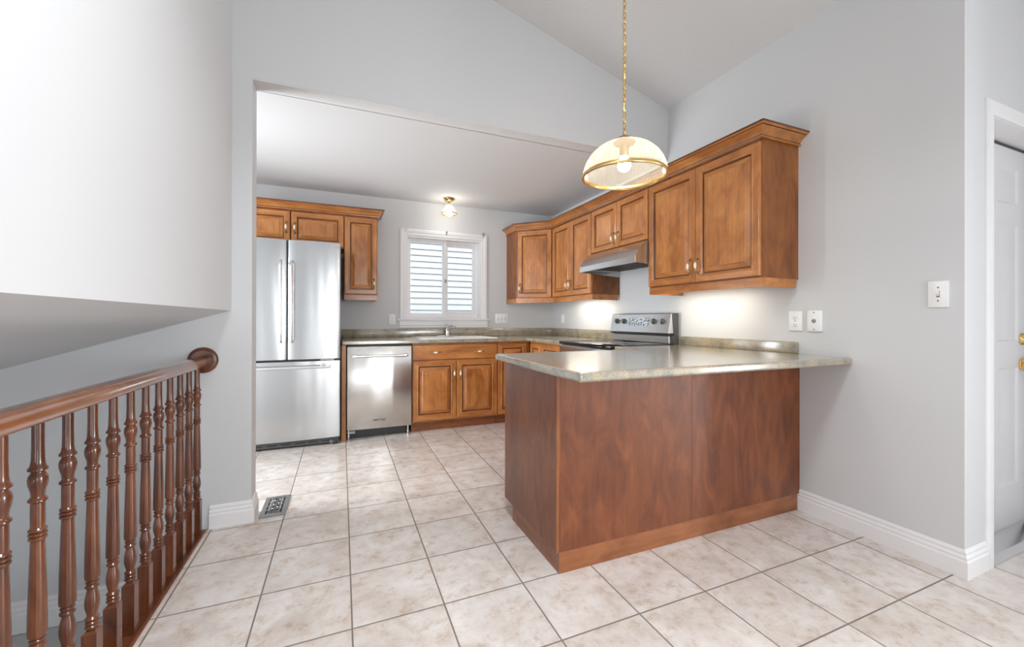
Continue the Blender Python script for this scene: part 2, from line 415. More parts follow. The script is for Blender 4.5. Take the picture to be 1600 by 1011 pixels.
# window_1 over the sink ------------------------------------------
def ring(m, x0, x1, z0, z1, t, y0, y1, tb=None):
    tb = tb or t
    q = lambda a, b2, y: [(x0+a, y, z0+b2), (x1-a, y, z0+b2), (x1-a, y, z1-a), (x0+a, y, z1-a)]
    m.loft([q(0, 0, y1), q(0, 0, y0), q(t, tb, y0), q(t, tb, y1), q(0, 0, y1)]); return m
w = struct(ring(MB(), WX0+.0005, WX1-.0005, WZ0+.0005, WZ1-.0005, .02, YB+.001, YB+.139).build('window_1', 'trim'))
CP = [(0, .0), (.072, .0), (.072, -.010), (.062, -.018), (.04, -.018), (.03, -.012), (.01, -.012), (0, -.008)]
m = MB()   # casing: two sides and head, moulded
x0, x1 = WX0+.002, WX1-.002
def casing_side(m, xi, sgn, z0, z1, ztop):
    m.loft([[(xi+sgn*t, YB+h, z0) for t, h in CP], [(xi+sgn*t, YB+h, ztop+t) for t, h in CP]], True, True, True)
casing_side(m, x0, -1, WZ0, WZ1, WZ1); casing_side(m, x1, 1, WZ0, WZ1, WZ1)
m.loft([[(x0-t, YB+h, WZ1+t) for t, h in CP], [(x1+t, YB+h, WZ1+t) for t, h in CP]], True, True, True)
m.build('casing', 'trim', w, smooth=30)
MB().box(WX0-.095, YB-.035, WZ0-.022, WX1+.095, YB+.03, WZ0, .004).build('sill', 'trim', w, smooth=40)
m = MB(); m.prism([(YB, WZ0-.022), (YB-.016, WZ0-.022), (YB-.016, WZ0-.07), (YB-.010, WZ0-.08), (YB-.014, WZ0-.098), (YB, WZ0-.098)], 'x', WX0-.072, WX1+.072)
m.build('apron', 'trim', w, smooth=30)
def sash(name, xa, xb, za, zb, y, t=.035):
    o = ring(MB(), xa, xb, za, zb, t, y, y+.035, t*1.2).build(name, 'vinyl', w, bevel=.002)
    MB().box(xa+t, y+.014, za+t*1.2, xb-t, y+.018, zb-t).build('pane', 'pane', o)
    return o
sash('sash', WX0+.0205, 1.125, WZ0+.0205, WZ1-.0205, YB+.050)
s2 = sash('sash', 1.121, WX1-.055, WZ0+.055, WZ1-.055, YB+.095, .026)
ring(MB(), 1.086, WX1-.0205, WZ0+.0205, WZ1-.0205, .034, YB+.0875, YB+.135).build('screen_frame', 'vinyl', w, bevel=.002)
MB().box(1.10, YB+.040, 1.535, 1.118, YB+.0498, 1.575, .003).build('latch', 'softmark', w)
# curtain brackets left above the window
for k, (x, z, lab) in enumerate(((.655, 2.095, 'white curtain rod bracket at the upper left corner of the window casing'),
                                 (1.105, 2.10, 'small grey curtain rod hook above the middle of the window'),
                                 (1.548, 2.115, 'small grey curtain rod bracket at the upper right corner of the window'))):
    m = MB(); m.box(x-.008, YB-.024, z-.022, x+.008, YB-.018, z+.022, .002); m.tube([(x, YB-.02, z), (x, YB-.05, z), (x, YB-.06, z+.012)], .005, 8)
    tag(m.build('curtain_bracket', 'plate' if k == 0 else 'softmark', smooth=40), lab, 'curtain bracket', 'curtain rod brackets on the window casing')
# neighbouring house siding outside the window
t = thing('neighbouring_house', 'pale lap-sided house wall seen through the kitchen window', 'house', (0, 7.15, 0))
m = MB(); z = -.3
while z < 5:
    m.loft([[(-5, 0, z+.105), (-5, -.002, z+.105), (-5, -.020, z), (-5, 0, z)], [(8, 0, z+.105), (8, -.002, z+.105), (8, -.020, z), (8, 0, z)]], True, True, True); z += .105
m.build('siding', 'siding', t)
MB().box(-5, 0, -.3, 8, .1, 5).build('wall_core', 'siding', t)
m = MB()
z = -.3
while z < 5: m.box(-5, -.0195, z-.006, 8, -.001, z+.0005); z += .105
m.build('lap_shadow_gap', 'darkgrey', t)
tag(MB().box(-4, YB+.2, -.35, 7, 7.12, -.31).build('gravel_yard', 'carpet'), 'gravel ground strip between this house and the neighbouring wall', 'ground')

# door_1, far right ------------------------------------------------
d = struct(MB().box(DX0+.006, YE+.117, .012, DX1-.004, YE+.155, DZ-.016).build('door_1', 'doorpaint'))
def raised_panel(m, x0, z0, x1, z1, y, dep=.008):
    R = [(0, 0), (.010, dep), (.022, dep), (.045, .002)]
    m.loft([[(x0+i, y+h, z0+i), (x1-i, y+h, z0+i), (x1-i, y+h, z1-i), (x0+i, y+h, z1-i)] for i, h in R], True, False, True)
m = MB()
dx0, dx1, yf = DX0+.006, DX1-.004, YE+.107
cols = [(dx0+.105, dx0+.335), (dx1-.335, dx1-.105)]
rows = [(.24, .86), (1.0, 1.62), (1.73, 1.92)]
xs = [dx0, *cols[0], *cols[1], dx1]; zs = [.012, *rows[0], *rows[1], *rows[2], DZ-.016]
for i in range(5):
    for j in range(7):
        if i in (1, 3) and j in (1, 3, 5): raised_panel(m, xs[i], zs[j], xs[i+1], zs[j+1], yf)
        else: m.face([m.v(xs[i], yf, zs[j]), m.v(xs[i+1], yf, zs[j]), m.v(xs[i+1], yf, zs[j+1]), m.v(xs[i], yf, zs[j+1])])
bmesh.ops.remove_doubles(m.b, verts=m.b.verts[:], dist=1e-5)
m.build('door_face', 'doorpaint', d, smooth=15)
kx = 3.405
def knob(name, z, prof, lab):
    o = MB().lathe(prof, 24, (kx, yf, z), 'y').build(name, 'brass', d, smooth=35); o['label'] = lab
knob('knob', .873, [(.0, 0), (.033, 0), (.033, -.005), (.028, -.009), (.012, -.012), (.011, -.035), (.018, -.042), (.027, -.052), (.028, -.064), (.020, -.074), (0, -.077)], 'round brass knob')
knob('deadbolt', 1.01, [(0, 0), (.032, 0), (.032, -.006), (.026, -.016), (.016, -.018), (.015, -.024), (0, -.026)], 'brass deadbolt')
m = MB(); CD = [(0, 0), (.045, 0), (.045, -.006), (.038, -.016), (.01, -.017), (0, -.012)]
m.loft([[(DX0-t, YE+h, 0) for t, h in CD], [(DX0-t, YE+h, DZ+t*1.6) for t, h in CD]], True, True, True)
m.loft([[(DX1+t, YE+h, 0) for t, h in CD], [(DX1+t, YE+h, DZ+t*1.6) for t, h in CD]], True, True, True)
m.loft([[(DX0-t, YE+h, DZ+t*1.6) for t, h in CD], [(DX1+t, YE+h, DZ+t*1.6) for t, h in CD]], True, True, True)
m.box(DX1-.002, YE-.002, 0, DX1+.02, YE+.13, DZ); m.box(DX0-.02, YE-.002, 0, DX0+.002, YE+.13, DZ); m.box(DX0, YE-.002, DZ-.003, DX1, YE+.13, DZ+.02)
m.build('casing', 'trim', d, smooth=25)
m = MB(); m.box(DX1-.006, YE+.09, .01, DX1-.002, YE+.115, DZ-.01); m.box(DX0+.002, YE+.105, DZ-.017, DX1-.002, YE+.112, DZ-.003)
m.build('weatherstrip', 'black', d)
m = MB(); m.prism([(YE-.012, 0), (YE+.155, 0), (YE+.155, .014), (YE+.095, .024), (YE+.02, .014), (YE-.012, .004)], 'x', DX0, DX1)
m.build('threshold', 'bar', d)

# ------------------------------------------------------------------ cabinet builders (local frame: front faces -y, x along the run, z up)
def panel_door(m, x0, z0, w, h, y, fr=.058, th=.020, flat=False):
    """raised-panel front whose back is at y and face at y-th. material slots 0 vertical grain, 1 horizontal, 2 glaze"""
    if flat: R = [(0, 0), (0, -th+.004), (.002, -th+.001), (.006, -th)]
    else:
        R = [(0, 0), (0, -th+.004), (.002, -th+.001), (.005, -th), (fr-.014, -th), (fr-.010, -th-.0025), (fr-.004, -th-.001), (fr, -th+.007),
             (fr+.003, -th+.012), (fr+.009, -th+.012), (fr+.036, -th+.003), (fr+.039, -th+.0005)]
    V = [[m.v(x0+i, y+d_, z0+i), m.v(x0+w-i, y+d_, z0+i), m.v(x0+w-i, y+d_, z0+h-i), m.v(x0+i, y+d_, z0+h-i)] if True else 0 for i, d_ in R]
    V = [[m.b.verts.new(Vector(q.co)) if False else q for q in r] for r in V]
    for k in range(len(V)-1):
        for e in range(4):
            f = m.face([V[k][e], V[k][(e+1) % 4], V[k+1][(e+1) % 4], V[k+1][e]])
            if f:
                f.material_index = 1 if e in (0, 2) else 0
                if not flat and k in (7, 8): f.material_index = 2
    f = m.face(V[-1]); f.material_index = 1 if flat else 0
    f = m.face(V[0][::-1]); f.material_index = 0
WM = ['wood_z', 'wood_x', 'glaze']
def pull(parent, x, z, y, vert=True, L=.092):
    """bail pull with a cream ceramic grip; (x, z) centre, y = door face"""
    m = MB(); h = L/2
    def T(u, w): return (x, y+w, z+u) if vert else (x+u, y+w, z)
    pts = [T(-h, -.002), T(-h, -.016), T(-h*.82, -.026), T(-h*.5, -.031), T(0, -.033), T(h*.5, -.031), T(h*.82, -.026), T(h, -.016), T(h, -.002)]
    m.tube(pts, [.0060, .0048, .0042, .0040, .0040, .0040, .0042, .0048, .0060], 8)
    for sg in (-1, 1):
        m.lathe([(0, 0), (.009, 0), (.008, -.004), (.004, -.006), (0, -.006)], 10, T(sg*h, 0), 'y')
        m.tube([T(sg*h, -.003), T(sg*(h+.012), -.003)], [.006, .002], 8)
    m.mat(1)
    m.tube([T(-h*.42, -.0325), T(-h*.36, -.0335), T(-h*.15, -.034), T(h*.15, -.034), T(h*.36, -.0335), T(h*.42, -.0325)], [.0035, .007, .0088, .0088, .007, .0035], 12)
    return m.build('handle', ['abrass', 'ceramic'], parent, smooth=50)
def door(parent, x, z, w, h, dep, side=None, at='low', fr=.058, name='door', hx=.030, dz=.095):
    m = MB(); panel_door(m, x, z, w, h, -dep, fr); o = m.build(name, WM, parent)
    if side:
        pull(o, x+w-hx if side == 'r' else x+hx, z+dz if at == 'low' else z+h-dz if at == 'high' else z+h/2, -dep-.0205, True)
    return o
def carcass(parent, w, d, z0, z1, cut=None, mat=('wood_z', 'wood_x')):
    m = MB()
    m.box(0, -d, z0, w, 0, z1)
    return m.build('body', 'wood_shaded', parent)
UZ0, UZ1, LR0 = 1.352, 2.137, 1.300      # upper boxes: bottom, top, light-rail bottom
def light_rail(parent, x0, x1, d, ends=(0, 0), z=LR0):
    m = MB(); m.box(x0, -d-.004, z, x1, -d+.015, UZ0)
    if ends[0]: m.box(x0, -d+.015, z, x0+.018, 0, UZ0)
    if ends[1]: m.box(x1-.018, -d+.015, z, x1, -.022, UZ0)
    return m.build('light_rail', 'wood_x', parent, bevel=.0015)
def upper(name, label, w, loc, rz, doors, d=.31, z0=UZ0, z1=UZ1, rail=True, ends=(0, 0), handle='low', stile=.004, group='wall cabinets', x1off=0):
    t = thing(name, label, 'cabinet', loc, rz, group)
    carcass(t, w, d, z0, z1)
    n = len(doors); gap = .003; dw = (w-2*stile-gap*(n-1)-x1off)/n
    for k, sd in enumerate(doors):
        door(t, stile+k*(dw+gap), z0+.008, dw, z1-z0-.030, d, sd, handle, fr=.052 if z1-z0 > .5 else .046, dz=.105 if z1-z0 > .5 else .075)
    if rail: light_rail(t, 0, w, d, ends)
    return t
RZ = -PI/2
GW = 'wall cabinets on the right and corner run'
# right wall run, local x runs towards the camera. loc = far end on the wall
upper('wall_cabinet', 'large two-door wooden wall cabinet nearest the camera, right of the range hood', 2.484-1.578, (XR, 2.484, 0), RZ, 'rl', ends=(1, 1), group=GW)
upper('wall_cabinet', 'short two-door wooden wall cabinet directly above the steel range hood', .772, (XR, 3.258, 0), RZ, 'rl', z0=1.722, rail=False, group=GW)
upper('wall_cabinet', 'tall two-door wooden wall cabinet between the corner cabinet and the range hood', 4.033-3.260, (XR, 4.033, 0), RZ, 'rl', ends=(0, 1), group=GW)
# under-cabinet strip light stub on the near big cabinet
def strip(loc, w, lab, st):
    t = thing('under_cabinet_light', lab, 'lamp', loc, RZ, 'strip lights under the wall cabinets')
    MB().box(0, -.075, 0, w, -.0, .024, .004).build('housing', 'ceramic', t, smooth=40)
    MB().box(.015, -.068, -.004, w-.015, -.008, .0005, .002).build('lens', st, t)
M['strip'] = emit('strip_lens', (1, .90, .74), 20)
strip((XR-.14, 2.44, UZ0-.028), .60, 'thin warm strip light under the large near wall cabinet', 'strip')
strip((XR-.12, 3.98, UZ0-.028), .60, 'thin warm strip light under the tall cabinet left of the hood', 'strip')
# diagonal corner cabinet
A, Bq = .61, .31
t = thing('corner_wall_cabinet', 'diagonal single-door corner wall cabinet right of the window', 'cabinet', (XR, YB, 0), 0, GW)
m = MB(); poly = [(0, 0), (-A-.018, 0), (-A-.018, -Bq), (-Bq, -A), (0, -A)]
m.prism(poly, 'z', UZ0, UZ1); m.build('body', 'wood_shaded', t)
m = MB(); m.prism([(-A-.022, -.001), (-A-.022, -Bq-.002), (-Bq-.002, -A-.004), (-Bq+.02, -A-.001), (-A+.0, -Bq+.014), (-A-.004, -.001)], 'z', LR0, UZ0)
m.build('light_rail', 'wood_x', t)
dl = math.hypot(A+.018-Bq, A-Bq); ang = -math.atan2(A-Bq, A+.018-Bq)
m = MB(); panel_door(m, .020, UZ0+.008, dl-.040, UZ1-UZ0-.030, 0, .052)
o = m.build('door', WM, t, loc=(-A-.018, -Bq, 0), rot=(0, 0, ang)); pull(o, .020+.028, UZ0+.113, -.0205)
# left group over the fridge
GL = 'wall cabinets over the refrigerator'
def fridge_cab(x0, x1, lab, side):
    t = thing('wall_cabinet', lab, 'cabinet', (x0, YB, 0), 0, GL); w = x1-x0
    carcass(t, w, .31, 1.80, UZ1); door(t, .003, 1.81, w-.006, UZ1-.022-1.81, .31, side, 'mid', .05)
fridge_cab(-.90, -.445, 'short wooden wall cabinet over the left refrigerator door', 'r')
fridge_cab(-.441, .017, 'short wooden wall cabinet over the right refrigerator door', 'l')
t = upper('wall_cabinet', 'narrow single-door wooden wall cabinet between the refrigerator and the window', .310, (.019, YB, 0), 0, 'r', ends=(1, 1), group=GL, handle='low')
# crown mouldings: swept profile (depth outwards, height)
CR = [(0, 0), (.013, 0), (.014, .006), (.012, .009), (.005, .010), (.007, .017), (.014, .028), (.026, .040), (.040, .048), (.041, .052), (.049, .053), (.053, .057), (.060, .060), (.060, .070), (0, .070)]
def sweep(m, pts, prof, z):
    """pts in order with outward on the right-hand side"""
    P = [Vector((*p, 0)) for p in pts]; n = len(P); rings = []
    for i in range(n):
        d0 = (P[i]-P[i-1]).normalized() if i else None
        d1 = (P[i+1]-P[i]).normalized() if i < n-1 else None
        n0 = Vector((d0.y, -d0.x, 0)) if d0 else None; n1 = Vector((d1.y, -d1.x, 0)) if d1 else None
        if n0 is None: o = n1
        elif n1 is None: o = n0
        else: o = (n0+n1); o = o/(o.dot(n0))
        rings.append([tuple(P[i]+o*a+Vector((0, 0, z+b2))) for a, b2 in prof])
    R = [[m.v(*p) for p in r_] for r_ in rings]; k = len(prof)
    for a_, b_ in zip(R, R[1:]):
        for i in range(k):
            f = m.face([a_[i], a_[(i+1) % k], b_[(i+1) % k], b_[i]]); f.material_index = 1 if i in (3, 4, 9, 12) else 0
    m.face(R[0][::-1]); m.face(R[-1])
fx = XR-.31-.018
m = MB(); sweep(m, [(XR, 1.576-.001), (fx, 1.576-.001), (fx, 4.033-.006), (XR-A-.020, YB-Bq-.012), (XR-A-.020, YB)][::-1], CR, UZ1-.006)
tag(m.build('crown_moulding', ['wood_y', 'glaze'], smooth=18), 'wooden crown moulding along the top of the right and corner wall cabinets', 'moulding')
m = MB(); sweep(m, [(-.90, YB-.328), (.331, YB-.328), (.331, YB)], CR, UZ1-.006)
tag(m.build('crown_moulding', ['wood_x', 'glaze'], smooth=18), 'wooden crown moulding above the refrigerator cabinets', 'moulding')

# ------------------------------------------------------------------ base cabinets
BZ, CT0, CT1 = .872, .876, .914
GB = 'base cabinets'
BF = .61
def base_body(t, w, d=BF, z1=BZ): 
    m = MB(); m.box(0, -d+.02, .10, w, 0, z1); m.mat(1).box(0, -d+.085, 0, w, -d+.10, .10)
    return m.build('body', ['wood_z', 'toe_x'], t)
t = thing('sink_cabinet', 'two-door wooden base cabinet below the sink with a false drawer front', 'cabinet', (.632, YB, 0), 0, GB)
w_ = 1.512-.632; D = BF-.02
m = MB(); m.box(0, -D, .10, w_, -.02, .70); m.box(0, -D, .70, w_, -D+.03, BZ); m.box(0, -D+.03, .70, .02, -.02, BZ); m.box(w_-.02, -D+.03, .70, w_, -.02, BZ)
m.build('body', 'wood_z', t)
MB().box(0, -D+.065, 0, w_, -D+.08, .10).build('toe_kick', 'toe_x', t)
m = MB(); panel_door(m, .004, .712, w_-.008, .145, -D, flat=True); o = m.build('drawer_front', WM, t)
pull(o, .222, .784, -D-.0205, False); pull(o, .672, .784, -D-.0205, False)
hw = (w_-.008-.003)/2
door(t, .004, .115, hw, .588, D, 'r', 'high', dz=.135); door(t, .007+hw, .115, hw, .588, D, 'l', 'high', dz=.135)
def base(name, lab, w, loc, rz, fronts):
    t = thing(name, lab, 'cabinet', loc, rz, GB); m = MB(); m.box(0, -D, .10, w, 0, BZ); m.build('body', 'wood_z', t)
    MB().box(0, -D+.065, 0, w, -D+.08, .10).build('toe_kick', 'toe_x', t)
    for f in fronts: door(t, *f[:4], D, f[4], 'high', dz=.1, fr=.05)
    return t
base('base_cabinet', 'wooden corner base cabinet right of the sink cabinet', .374, (1.516, YB, 0), 0, [(.004, .115, .33, .742, None)])
t = base('base_cabinet', 'narrow wooden base cabinet left of the range', YB-D-.023-3.262, (XR-.002, YB-D-.023, 0), RZ, [(.03, .115, .26, .742, None), (.295, .115, YB-D-.023-3.262-.299, .742, 'r')])
# end panel beside the dishwasher
tag(MB().box(0, 0, 0, .038, .60, BZ, .001).build('end_panel', 'wood_z', loc=(-.002, YB-.605, 0)), 'narrow wooden upright panel between the refrigerator and the dishwasher', 'panel')

# peninsula ---------------------------------------------------------
PX, PY0, PY1 = .863, 1.568, 2.18
t = thing('peninsula_cabinet', 'wooden peninsula base with plain reddish veneer panels under the bar counter', 'cabinet', ((PX+XR)/2, PY0, 0))
ox = -(PX+XR)/2
def P(m, *a): m.box(a[0]+ox, a[1]-PY0, a[2], a[3]+ox, a[4]-PY0, a[5], *(a[6:])); return m
P(MB(), PX+.02, PY0+.02, .10, XR-.002, PY1, BZ).build('body', 'wood_z', t)
seam = 1.64
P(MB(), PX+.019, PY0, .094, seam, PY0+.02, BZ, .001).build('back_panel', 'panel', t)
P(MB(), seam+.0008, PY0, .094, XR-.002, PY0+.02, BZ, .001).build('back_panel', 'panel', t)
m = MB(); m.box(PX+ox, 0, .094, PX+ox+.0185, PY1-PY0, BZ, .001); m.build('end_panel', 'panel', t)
P(MB(), PX-.001, PY0-.0015, .094, PX+.007, PY0+.006, BZ).build('corner_bead', 'wood_shaded', t)
m = MB(); P(m, PX+.014, PY0+.003, 0, XR-.018, PY0+.018, .094); m.mat(1)
P(m, PX+.014, PY0+.018, 0, PX+.03, 2.098, .094); P(m, PX+.03, 2.08, 0, XR-.01, 2.098, .094)
m.build('toe_kick', ['toe_x', 'toe_y'], t)
bw = (1.84-PX-.03)/2
m = MB()
o = MB(); 
for k in range(2):
    mm = MB(); panel_door(mm, 0, .115, bw-.003, .742, 0); o = mm.build('door', WM, t, loc=(1.82+ox-k*bw, PY1-PY0, 0), rot=(0, 0, PI)); pull(o, .03 if k == 0 else bw-.033, .76, -.0205)

# ------------------------------------------------------------------ countertops
def cells(m, xs, ys, mask, z0, z1):
    V = {}
    def g(i, j, k):
        if (i, j, k) not in V: V[i, j, k] = m.v(xs[i], ys[j], (z0, z1)[k])
        return V[i, j, k]
    on = lambda i, j: 0 <= i < len(xs)-1 and 0 <= j < len(ys)-1 and mask(i, j)
    for i in range(len(xs)-1):
        for j in range(len(ys)-1):
            if not on(i, j): continue
            m.face([g(i, j, 1), g(i+1, j, 1), g(i+1, j+1, 1), g(i, j+1, 1)]); m.face([g(i, j+1, 0), g(i+1, j+1, 0), g(i+1, j, 0), g(i, j, 0)])
            if not on(i, j-1): m.face([g(i, j, 0), g(i+1, j, 0), g(i+1, j, 1), g(i, j, 1)])
            if not on(i, j+1): m.face([g(i+1, j+1, 0), g(i, j+1, 0), g(i, j+1, 1), g(i+1, j+1, 1)])
            if not on(i-1, j): m.face([g(i, j+1, 0), g(i, j, 0), g(i, j, 1), g(i, j+1, 1)])
            if not on(i+1, j): m.face([g(i+1, j, 0), g(i+1, j+1, 0), g(i+1, j+1, 1), g(i+1, j, 1)])
    return m
CF = YB-.640      # front edge of the back counter
CXF = XR-.640     # front edge of the right-hand counter
SX0, SX1, SY0, SY1 = .72, 1.50, 4.075, 4.585   # sink cut-out
xs = [0, SX0, SX1, CXF, XR-.001]; ys = [3.262, CF, SY0, SY1, YB-.001]
def mk(i, j):
    if j == 0: return i == 3
    return not (i == 1 and j == 2)
m = cells(MB(), xs, ys, mk, CT0, CT1)
c1 = tag(m.build('countertop', 'counter', smooth=35, bevel=.009), 'L-shaped mottled laminate countertop under the window and into the corner', 'countertop')
BS = .062
def bsplash(parent, segs):
    m = MB()
    for a in segs: m.box(*a, .004)
    return m.build('backsplash', 'counter', parent, smooth=40)
bsplash(c1, [(0, YB-.02, CT1, XR-.001, YB-.001, CT1+BS+.03), (XR-.02, 3.262, CT1, XR-.001, YB-.02, CT1+BS+.03)])
PCX, PCY0, PCY1 = .811, 1.300, 2.210
m = cells(MB(), [PCX, CXF, XR-.001], [PCY0, PCY1, 2.486], lambda i, j: j == 0 or i == 1, CT0, CT1)
c2 = tag(m.build('countertop', 'counter', smooth=35, bevel=.010), 'large mottled laminate bar countertop on the peninsula, glossy on top', 'countertop')
bsplash(c2, [(XR-.022, 1.575, CT1, XR-.001, 2.486, CT1+BS+.006)])

# sink and faucet ---------------------------------------------------
m = MB(); z = CT1
m.loft([[(SX0-.02, SY0-.02, z), (SX1+.02, SY0-.02, z), (SX1+.02, SY1+.02, z), (SX0-.02, SY1+.02, z)],
        [(SX0-.014, SY0-.014, z+.008), (SX1+.014, SY0-.014, z+.008), (SX1+.014, SY1+.014, z+.008), (SX0-.014, SY1+.014, z+.008)]], True)
xm = (SX0+SX1)/2; yb = SY1-.075
def bowl(xa, xb, ya, yb_):
    q = lambda i, zz: [(xa+i, ya+i, zz), (xb-i, ya+i, zz), (xb-i, yb_-i, zz), (xa+i, yb_-i, zz)]
    m.loft([q(0, z+.008), q(.006, z), q(.012, z-.15), q(.03, z-.165)], True, False, True)
bowl(SX0+.012, xm-.012, SY0+.012, yb); bowl(xm+.012, SX1-.012, SY0+.012, yb)
gx = [SX0-.014, SX0+.012, xm-.012, xm+.012, SX1-.012, SX1+.014]; gy = [SY0-.014, SY0+.012, yb, SY1+.014]
for i in range(5):
    for j in range(3):
        if j == 1 and i in (1, 3): continue
        m.face([m.v(gx[i], gy[j], z+.008), m.v(gx[i+1], gy[j], z+.008), m.v(gx[i+1], gy[j+1], z+.008), m.v(gx[i], gy[j+1], z+.008)])
bmesh.ops.remove_doubles(m.b, verts=m.b.verts[:], dist=1e-5)
tag(m.build('sink', 'white_enamel', smooth=30), 'white double-bowl drop-in sink below the kitchen window', 'sink')
t = thing('faucet', 'chrome single-lever kitchen faucet behind the sink', 'faucet', (1.095, 4.545, z+.0085))
MB().box(-.12, -.028, 0, .12, .028, .010, .004).build('base_plate', 'chrome', t, smooth=40)
m = MB(); m.lathe([(.024, .010), (.022, .03), (.019, .05), (.019, .075), (.016, .088), (0, .092)], 20)
m.tube([(0, 0, .05), (.010, -.03, .085), (.028, -.08, .118), (.042, -.13, .125), (.048, -.155, .112), (.049, -.160, .095)], [.012, .012, .011, .011, .0115, .012], 12)
m.build('spout', 'chrome', t, smooth=50)
MB().tube([(0, 0, .088), (-.004, .010, .115), (-.010, .022, .142)], [.010, .008, .006], 10).build('lever', 'chrome', t, smooth=50)

# ------------------------------------------------------------------ refrigerator
FX0, FX1, FY = -.850, -.012, 3.94
t = thing('refrigerator', 'stainless steel french-door refrigerator with bottom freezer', 'refrigerator', (FX0, FY, 0))
w_ = FX1-FX0; dp = .06; gap = -.429-FX0
MB().box(.004, dp+.006, .035, w_-.004, YB-.03-FY, 1.765, .004).build('body', 'darkgrey', t)
def fdoor(x0, x1, z0, z1, name):
    m = MB(); prof = []
    # very slightly bowed front with rounded vertical edges
    n = 14; bow = .012
    for k in range(n+1):
        u = k/n; x = x0+(x1-x0)*u
        prof.append((x, -bow*(1-(2*u-1)**2)))
    r = .012
    poly = [(x0, dp), (x0, r), (x0+.004, .004)] + prof[1:-1] + [(x1-.004, .004), (x1, r), (x1, dp)]
    m.prism(poly, 'z', z0, z1)
    return m.build(name, 'steel', t, smooth=25, bevel=.003)
dl_ = fdoor(.0, gap-.004, .764, 1.785, 'door'); dr_ = fdoor(gap+.004, w_, .764, 1.785, 'door'); fz = fdoor(0, w_, .072, .748, 'freezer_drawer')
for dd, xx in ((dl_, gap-.043), (dr_, gap+.037)):
    m = MB(); m.tube([(xx, -.010, .915), (xx, -.045, .93), (xx, -.05, .97), (xx, -.05, 1.55), (xx, -.045, 1.59), (xx, -.010, 1.605)], [.009, .011, .0115, .0115, .011, .009], 14)
    m.build('handle', 'bar', dd, smooth=50)
m = MB(); m.cyl((.05, -.055, .708), (w_-.075, -.055, .690), .0125, 14)
m = MB(); m.cyl((.05, -.055, .700), (w_-.075, -.055, .700), .0125, 14)
m.box(w_-.155, -.050, .693, w_-.078, -.004, .722, .004); m.box(.05, -.050, .693, .13, -.004, .722, .004)
m.build('handle', 'bar', fz, smooth=45)
m = MB(); m.box(.012, .03, .018, w_-.012, .075, .068, .004); m.build('kick_grille', 'darkgrey', t)
m = MB()
for k in range(7): m.box(.06+k*.105, .0285, .034, .135+k*.105, .031, .044)
m.build('grille_slots', 'black', t)
for x in (.02, w_-.09):
    MB().lathe([(0, 0), (.014, 0), (.014, .012), (.030, .014), (.034, .030), (.030, .045), (0, .045)], 16, (x+.03, .042, 0)).build('foot', 'darkgrey', t, smooth=30)
m = MB(); m.box(gap-.004, .012, .76, gap+.004, dp, 1.78); m.box(.004, .012, .745, w_-.004, dp, .767); m.build('door_gasket', 'black', t)
MB().box(w_-.16, .002, .7485, w_-.05, .03, .7635, .002).build('hinge', 'softmark', t)
m = MB(); m.lathe([(.0075, 0), (.010, 0), (.010, -.0012), (.0075, -.0012), (.0075, 0)], 20, (w_-.135, -.0062, 1.742), 'y', False); m.build('emblem', 'softmark', dr_, smooth=40)
text('lettering', 'whirlpool', .026, 'softmark', dr_, (w_-.068, -.0058, 1.742), (PI/2, 0, math.radians(3.0)))

# ------------------------------------------------------------------ dishwasher
t = thing('dishwasher', 'stainless steel dishwasher left of the sink cabinet', 'dishwasher', (.045, YB-.625, 0))
w_ = .577
m = MB(); m.box(.004, .035, .10, w_-.004, .60, .868); m.build('body', 'black', t)
m = MB(); m.box(0, 0, .092, w_, .032, .857, .006); dd = m.build('door', 'steel_w', t, smooth=40)
MB().box(.001, .002, .857, w_-.001, .034, .862).build('control_strip', 'black', t)
m = MB(); m.cyl((.075, -.048, .772), (w_-.055, -.048, .772), .0105, 14)
for x in (.046, w_-.083): m.box(x, -.058, .7585, x+.045, -.0, .7855, .006)
m.build('handle', 'bar', dd, smooth=45)
text('lettering', 'MAYTAG', .026, 'mark', dd, (.285, -.0006, .170), (PI/2, 0, 0))
MB().box(.2195, -.0008, .160, .2235, 0, .181).build('emblem', 'mark', dd)
text('small_lettering', 'STEEL', .009, 'softmark', dd, (.500, -.0006, .198), (PI/2, 0, 0), shear=.2)
m = MB()
for k in range(4): m.box(.075, -.0005, .812+k*.008, .115, .0001, .8135+k*.008)
m.build('fine_print', 'softmark', dd)
m = MB(); m.box(.02, .085, .004, w_-.02, .10, .095); m.build('toe_panel', 'black', t)
for x in (.014, w_-.030):
    MB().lathe([(0, 0), (.013, 0), (.013, .010), (.007, .014), (.007, .035), (.012, .037), (.012, .047), (.007, .049), (.007, .09), (0, .09)], 14, (x, .028, 0)).build('levelling_leg', 'chrome', t, smooth=35)
MB().box(.0, .03, .055, .07, .05, .08, .002).build('bracket', 'softmark', t)

# ------------------------------------------------------------------ range (front faces -x)
t = thing('range', 'stainless steel electric range with black glass cooktop and rear control panel', 'stove', (XR-.02, 3.254, 0), RZ)
w_ = .764; d = .64
MB().box(.001, -d+.02, .02, w_-.001, -.0, .893, .002).build('body', 'steel', t)
MB().box(0, -d-.012, .893, w_, -.075, .921, .006).build('cooktop', 'blackglass', t, smooth=40)
for x, y, r in ((.2, -.2, .075), (.56, -.2, .09), (.2, -.47, .1), (.56, -.47, .08)):
    MB().lathe([(r, .9212), (r+.003, .9212), (r+.003, .9216), (r, .9216), (r, .9212)], 40, (x, y, 0), 'z', False).build('burner_ring', 'softmark', t)
o = MB().box(.006, -d-.012, .27, w_-.006, -d+.02, .800, .006).build('oven_door', 'steel', t, smooth=40)
MB().box(.12, -d-.014, .38, w_-.12, -d-.011, .68, .001).build('oven_window', 'blackglass', o)
